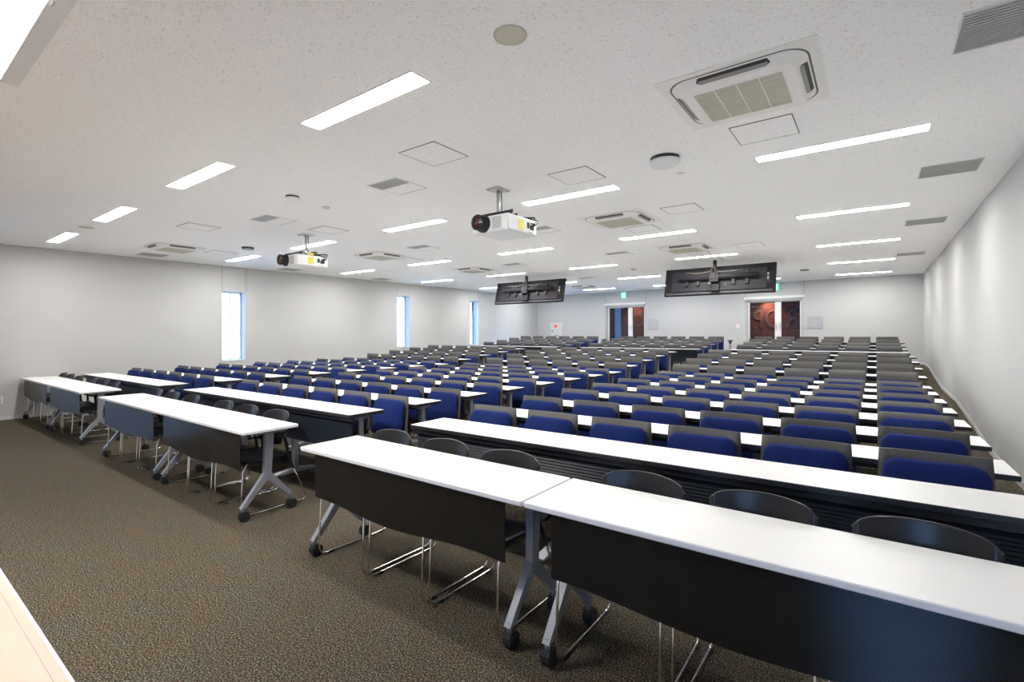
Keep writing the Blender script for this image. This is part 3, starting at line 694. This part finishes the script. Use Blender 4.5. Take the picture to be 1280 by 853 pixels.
# ------------------------------------------------------------------ stacking chairs behind the front tables
def make_stack_chair():
    r = empty('stacking_chair')    # origin: centre x, y of the front legs, floor
    wx = .232
    # seat
    m = MB(); nx, ny = 10, 8; V = []; 
    for dz in (0, -.018):
        for j in range(ny+1):
            for i in range(nx+1):
                u, v = i/nx*2-1, j/ny
                x = u*(.215 - .02*v); y = .02 + .40*v
                z = .435 - .03*v + .012*u*u - .018*max(0, .15-v)/.15
                V.append((x, y, z+dz))
    F = []; Q = (nx+1)*(ny+1)
    for j in range(ny):
        for i in range(nx):
            a = j*(nx+1)+i; F.append((a, a+1, a+nx+2, a+nx+1)); F.append((Q+a+nx+1, Q+a+nx+2, Q+a+1, Q+a))
    for i in range(nx): F.append((i+1, i, Q+i, Q+i+1)); a = ny*(nx+1)+i; F.append((a, a+1, Q+a+1, Q+a))
    for j in range(ny): a = j*(nx+1); F.append((a, a+nx+1, Q+a+nx+1, Q+a)); a += nx; F.append((a+nx+1, a, Q+a, Q+a+nx+1))
    m.add(V, F, 0, True); m.build('seat', M['black'], r)
    # backrest: curved shell, open towards the table
    m = MB(); nx, nz = 16, 6; V = []
    for dy in (0, .014):
        for j in range(nz+1):
            for i in range(nx+1):
                u, v = i/nx*2-1, j/nz
                hw = .195 + .012*v
                zt = .785 - .018*u*u - .030*abs(u)**9; zb = .50 + .03*abs(u)**2
                x = u*hw; y = .40 + .065*v - .060*u*u + dy*(1-.2*abs(u))
                V.append((x, y, zb+(zt-zb)*v))
    F = []; Q = (nx+1)*(nz+1)
    for j in range(nz):
        for i in range(nx):
            a = j*(nx+1)+i; F.append((a, a+1, a+nx+2, a+nx+1)); F.append((Q+a+nx+1, Q+a+nx+2, Q+a+1, Q+a))
    for i in range(nx): F.append((i+1, i, Q+i, Q+i+1))
    for j in range(nz): a = j*(nx+1); F.append((a, a+nx+1, Q+a+nx+1, Q+a)); a += nx; F.append((a+nx+1, a, Q+a, Q+a+nx+1))
    m.add(V, F, 0, True)
    back = m.build('backrest', M['black'], r)
    rim = MB(); pts = []
    for i in range(17):
        u = i/8-1; pts.append((u*.206, .40+.065-.060*u*u+.007, .786-.018*u*u-.030*abs(u)**9))
    rim.tube(pts, .0045, 6); rim.build('top_rim', M['black_rim'], back)
    for s in (-1, 1):
        x = s*wx
        P = [(s*.19, .10, .415), (s*.205, .06, .418), (x, .03, .40), (x, .012, .36), (x, .0, .10), (x, -.002, .055), (x, .012, .022), (x, .04, .010), (x, .10, .008), (x, .50, .008), (x, .535, .012), (x, .555, .03), (x, .548, .06), (x, .50, .18), (x-s*.004, .43, .34)]
        c = MB(); c.tube(P, .0065, 8); fr = c.build('frame_side', M['chrome'], r)
        b = MB(); b.tube([(x-s*.004, .445, .305), (x-s*.012, .40, .41), (x-s*.03, .395, .52), (x-s*.045, .375, .62)], [.010, .014, .014, .011], 8)
        b.tube([(x-s*.01, .41, .385), (s*.19, .25, .395), (s*.2, .08, .405)], .011, 6); b.build('back_support', M['black'], r)
        g = MB(); g.rbox(x-.012, x+.012, .06, .10, .0, .012, .002); g.rbox(x-.012, x+.012, .47, .51, 0, .012, .002); g.build('glide', M['black_rough'], fr)
    return r
proto = make_stack_chair(); first = True
pos = ['first', 'second', 'third', 'fourth', 'fifth', 'sixth']
for bl, (ta, tb) in (('right', (-2.192, -.365)), ('middle', (-6.635, -4.805)), ('left', (-11.11, -9.27))):
    k = 0
    for tx in (ta, tb):
        for dx in (-.545, -.03, .495):
            o = place(proto, first, (tx+dx, 1.865 + random.uniform(-.01, .01), 0), random.uniform(-.015, .015)); first = False
            tag(o, 'black stacking chair with chrome sled legs, %s from left at %s front tables' % (pos[k], bl), 'chair', 'black stacking chairs at the front tables'); k += 1

# ------------------------------------------------------------------ fixed benches
BLK = {'right': (-2.80, .50), 'middle': (-6.82, -3.535), 'left': (-10.85, -7.565)}
BN = {'right': 'right-wall block', 'middle': 'middle block', 'left': 'window-wall block'}
def make_bench(L_, panel, top=True):
    r = empty('panelled_bench_desk' if panel else 'bench_desk')    # origin: left front corner on floor
    h = .695
    m = MB(); m.rbox(0, L_, 0, .365 if panel else .36, h-.028, h, .003, 1, 0); m.build('desktop', [M['white'], M['dark_edge']], r)
    MB().box(.12, L_-.12, .10, .16, h-.07, h-.028).build('under_rail', M['dark_edge'], r)
    for k in range(4):
        x = .115 + (L_-.23)*k/3
        m = MB(); m.rbox(x-.026, x+.026, .165, .215, .03, h-.03, .004)
        m.prism([(.07, h-.034), (.34, h-.034), (.34, h-.045), (.22, h-.075), (.15, h-.075), (.07, h-.045)], 0, x-.022, x+.022)
        m.prism([(-.03, 0), (.41, 0), (.41, .012), (.23, .04), (.15, .04), (-.03, .012)], 0, x-.032, x+.032)
        m.build('leg', M['metal_grey'], r)
    if panel:
        m = MB(); n = 15; z0, z1 = .375, h-.05; P = []
        for i in range(n):                                      # saw-tooth slats
            a = z0+(z1-z0)*i/n; b = z0+(z1-z0)*(i+1)/n
            P += [(.052, a), (.040, a+.003), (.050, b-.001)]
        m.prism([(.062, z0)] + P + [(.062, z1)], 0, .03, L_-.03); m.build('modesty_panel', M['rib'], r)
        MB().box(.0, L_, .022, .05, h-.062, h-.0285).build('front_rail', M['dark_edge'], r)
    return r
def stretch(o, b):
    if b == 'right': o.scale = (1.019, 1, 1)
def put(o, x, y, z):
    o.location = (x, y + sk(x), z); o.rotation_euler = (0, 0, math.atan(SK)); return o
ordn = ['first', 'second', 'third', 'fourth', 'fifth', 'sixth', 'seventh', 'eighth', 'ninth', 'tenth', 'eleventh']
pb = {}; bd = {}; first = True
fp = fb = True; protoP = make_bench(3.29, True); protoB = make_bench(3.29, False)
for b, (x0, x1) in BLK.items():
    o = protoP if fp else copy_tree(protoP); fp = False; o.scale = (1, 1, 1)
    put(o, x0, ROWY[0]-.733, .10); stretch(o, b); tag(o, 'long white desk with dark slatted front panel, first fixed row, %s' % BN[b], 'desk', 'panelled desks')
    o = copy_tree(protoP); o.scale = (1, 1, 1); put(o, x0, YPB, ZPB); stretch(o, b); tag(o, 'long white desk with dark slatted panel behind cross aisle, %s' % BN[b], 'desk', 'panelled desks')
    for i, (y, z) in enumerate(zip(ROWY, ROWZ)):
        o = protoB if fb else copy_tree(protoB); fb = False
        o.scale = (1, 1, 1); put(o, x0, y, z); stretch(o, b); tag(o, 'white desktop on grey legs behind %s blue seat row, %s' % (ordn[i], BN[b]), 'desk', 'fixed desks')
    for i, (y, z) in enumerate(zip(UPY[:3], UPZ)):
        o = copy_tree(protoB); o.scale = (1, 1, 1); put(o, x0, y, z); stretch(o, b); tag(o, 'white desktop behind %s blue seat row past cross aisle, %s' % (ordn[i], BN[b]), 'desk', 'fixed desks')

# ------------------------------------------------------------------ tip-up seats
def make_seat(dz=0.0, rt=.07):
    r = empty('tip_up_seat')       # origin: centre x, y of the desk front edge behind it, floor
    # folded blue seat, seen from underneath: rounded top, creased near the bottom
    W = .415; n = 8
    m = MB(); out = rrect(-W/2, W/2, .40, .735, (.035, .035, rt, rt), 6); N_ = len(out)
    def yfront(x, z):                           # lean and cushion curvature
        t = (z-.40)/.335; y = -.195 + .075*t
        if z < .49: y += (.49-z)*.30
        return y + .020*(abs(x)/(W/2))**2.5
    def yback(x, z): return -.115 + .045*(z-.40)/.335
    cx, cz = 0, .57
    rings = []
    for k, (s_, d) in enumerate(((1.0, 1.0), (1.0, .45), (.975, .12), (.92, 0), (.70, -.008), (.35, -.014))):
        rg = []
        for (x, z) in out:
            X_, Z_ = cx+(x-cx)*s_, cz+(z-cz)*s_
            y = yfront(X_, Z_)*(1-d) + yback(X_, Z_)*d if d > 0 else yfront(X_, Z_) + d
            rg.append((X_, y, Z_))
        rings.append(rg)
    V = [p for rg in rings for p in rg]; F = [(k*N_+i, k*N_+(i+1) % N_, (k+1)*N_+(i+1) % N_, (k+1)*N_+i) for k in range(len(rings)-1) for i in range(N_)]
    m.add(V, F, 0, True); m.add([(0, yfront(0, cz)-.016, cz)] + rings[-1], [(0, i+1, (i+1) % N_+1) for i in range(N_)], 0, True)
    m.add(rings[0], [tuple(range(N_))]); m.v = [(x, y, z+dz) for x, y, z in m.v]; m.build('seat', M['blue'], r)
    # grey backrest shell, slightly hollow
    m = MB(); nx, nz = 12, 6; V = []; hw = .222
    for dy in (0, .012):
        for j in range(nz+1):
            for i in range(nx+1):
                u, v = i/nx*2-1, j/nz
                z = .36 + (.768-.36)*v
                x = u*(hw - (.012 if j in (0,) else 0)); y = -.052 + .03*v - .022*(abs(u)**2.4) + dy
                if j == nz: x = u*(hw-.004)
                V.append((x, y, z))
    F = []; Q = (nx+1)*(nz+1)
    for j in range(nz):
        for i in range(nx):
            a = j*(nx+1)+i; F.append((a, a+1, a+nx+2, a+nx+1)); F.append((Q+a+nx+1, Q+a+nx+2, Q+a+1, Q+a))
    for i in range(nx): F.append((i+1, i, Q+i, Q+i+1)); a = nz*(nx+1)+i; F.append((a, a+1, Q+a+1, Q+a))
    for j in range(nz): a = j*(nx+1); F.append((a, a+nx+1, Q+a+nx+1, Q+a)); a += nx; F.append((a+nx+1, a, Q+a, Q+a+nx+1))
    m.add(V, F, 0, True); m.build('backrest', M['shell'], r)
    # black carrier, post and foot
    m = MB(); m.box(-.16, .16, -.125, -.05, .34, .405); m.box(-.17, -.14, -.12, -.045, .36, .50); m.box(.14, .17, -.12, -.045, .36, .50); m.build('hinge_frame', M['black'], r)
    m = MB(); m.rbox(-.025, .025, -.11, -.06, .012, .34, .004); m.prism([(-.22, 0), (.02, 0), (.02, .01), (-.06, .028), (-.11, .028), (-.22, .01)], 0, -.035, .035); m.build('leg', M['black'], r)
    return r
def seat_x(b, k): return BLK[b][1] - .05 - .22 - .5555*(5-k)
def seat_label(b, k, row, upper):
    if b == 'right': p = ['at the aisle end', 'second from aisle', 'third from aisle', 'third from wall end', 'second from wall end', 'at the wall end'][k]
    elif b == 'middle': p = ['at the left aisle end', 'second from left aisle', 'third from left aisle', 'third from right aisle', 'second from right aisle', 'at the right aisle end'][k]
    else: p = ['at the window-wall end', 'second from window wall', 'third from window wall', 'third from aisle', 'second from aisle', 'at the aisle end'][k]
    return 'blue tip-up seat %s, %s row%s, %s' % (p, ordn[row], ' past cross aisle' if upper else '', BN[b])
protoA = make_seat(); protoC = make_seat(-.078, .03); usedA = usedC = False
for up, rows in ((False, list(zip(ROWY, ROWZ))), (True, list(zip(UPY, UPZ)))):
    for i, (y, z) in enumerate(rows):
        for b in ('right', 'middle', 'left'):
            for k in range(6):
                low = not up and i < 7
                if low: o = protoA if not usedA else copy_tree(protoA); usedA = True
                else: o = protoC if not usedC else copy_tree(protoC); usedC = True
                put(o, seat_x(b, k), y, z)
                tag(o, seat_label(b, k, i, up), 'seat', 'blue tip-up seats with grey backrests')
# rear stands behind the last seat row at the aisles
def make_stand():
    r = empty('seat_stand'); m = MB(); m.rbox(-.02, .02, -.02, .02, .03, .64, .003); m.build('post', M['metal_grey'], r)
    m = MB(); m.rbox(-.05, .05, -.16, .14, .64, .665, .004); m.rbox(-.03, .03, -.05, .05, .56, .64, .004); m.build('arm', M['black'], r)
    m = MB(); m.rbox(-.03, .03, -.18, .18, 0, .03, .004); m.build('foot', M['metal_grey'], r)
    return r
s1 = make_stand(); put(s1, -3.44, UPY[3]+.10, UPZ[3]); tag(s1, 'grey post with black arm at aisle end of last row, middle block', 'stand')
s2 = copy_tree(s1); put(s2, -7.47, UPY[3]+.10, UPZ[3]); tag(s2, 'grey post with black arm at aisle end of last row, window-wall block', 'stand')

# ------------------------------------------------------------------ outdoors beyond the windows
w = bpy.data.worlds.new('World'); scene.world = w; w.use_nodes = True
N = w.node_tree.nodes; L = w.node_tree.links; bg = N['Background']
bg.inputs['Color'].default_value = (.28, .53, 1.0, 1); bg.inputs['Strength'].default_value = 5.5

# ------------------------------------------------------------------ camera
cam = bpy.data.cameras.new('camera'); co = bpy.data.objects.new('camera', cam); COL.objects.link(co)
yaw, roll = .6365, .0030
F_ = Vector((-math.sin(yaw), math.cos(yaw), 0)); Rt = Vector((math.cos(yaw), math.sin(yaw), 0)); Dn = Vector((0, 0, -1))
c, s = math.cos(roll), math.sin(roll)
Xc = Rt*c + Dn*s; Yd = -Rt*s + Dn*c
mat = Matrix((Xc, -Yd, -F_)).transposed().to_4x4(); mat.translation = Vector((0, 0, 1.48)); co.matrix_world = mat
cam.sensor_width = 36; cam.lens = 614.8/1280*36; cam.shift_y = -.0170*614.8/1280; cam.clip_start = .05; cam.clip_end = 200
scene.camera = co
vs = scene.view_settings; vs.view_transform = 'Standard'; vs.look = 'None'; vs.gamma = 1.0; vs.exposure = 1.48; vs.use_curve_mapping = False
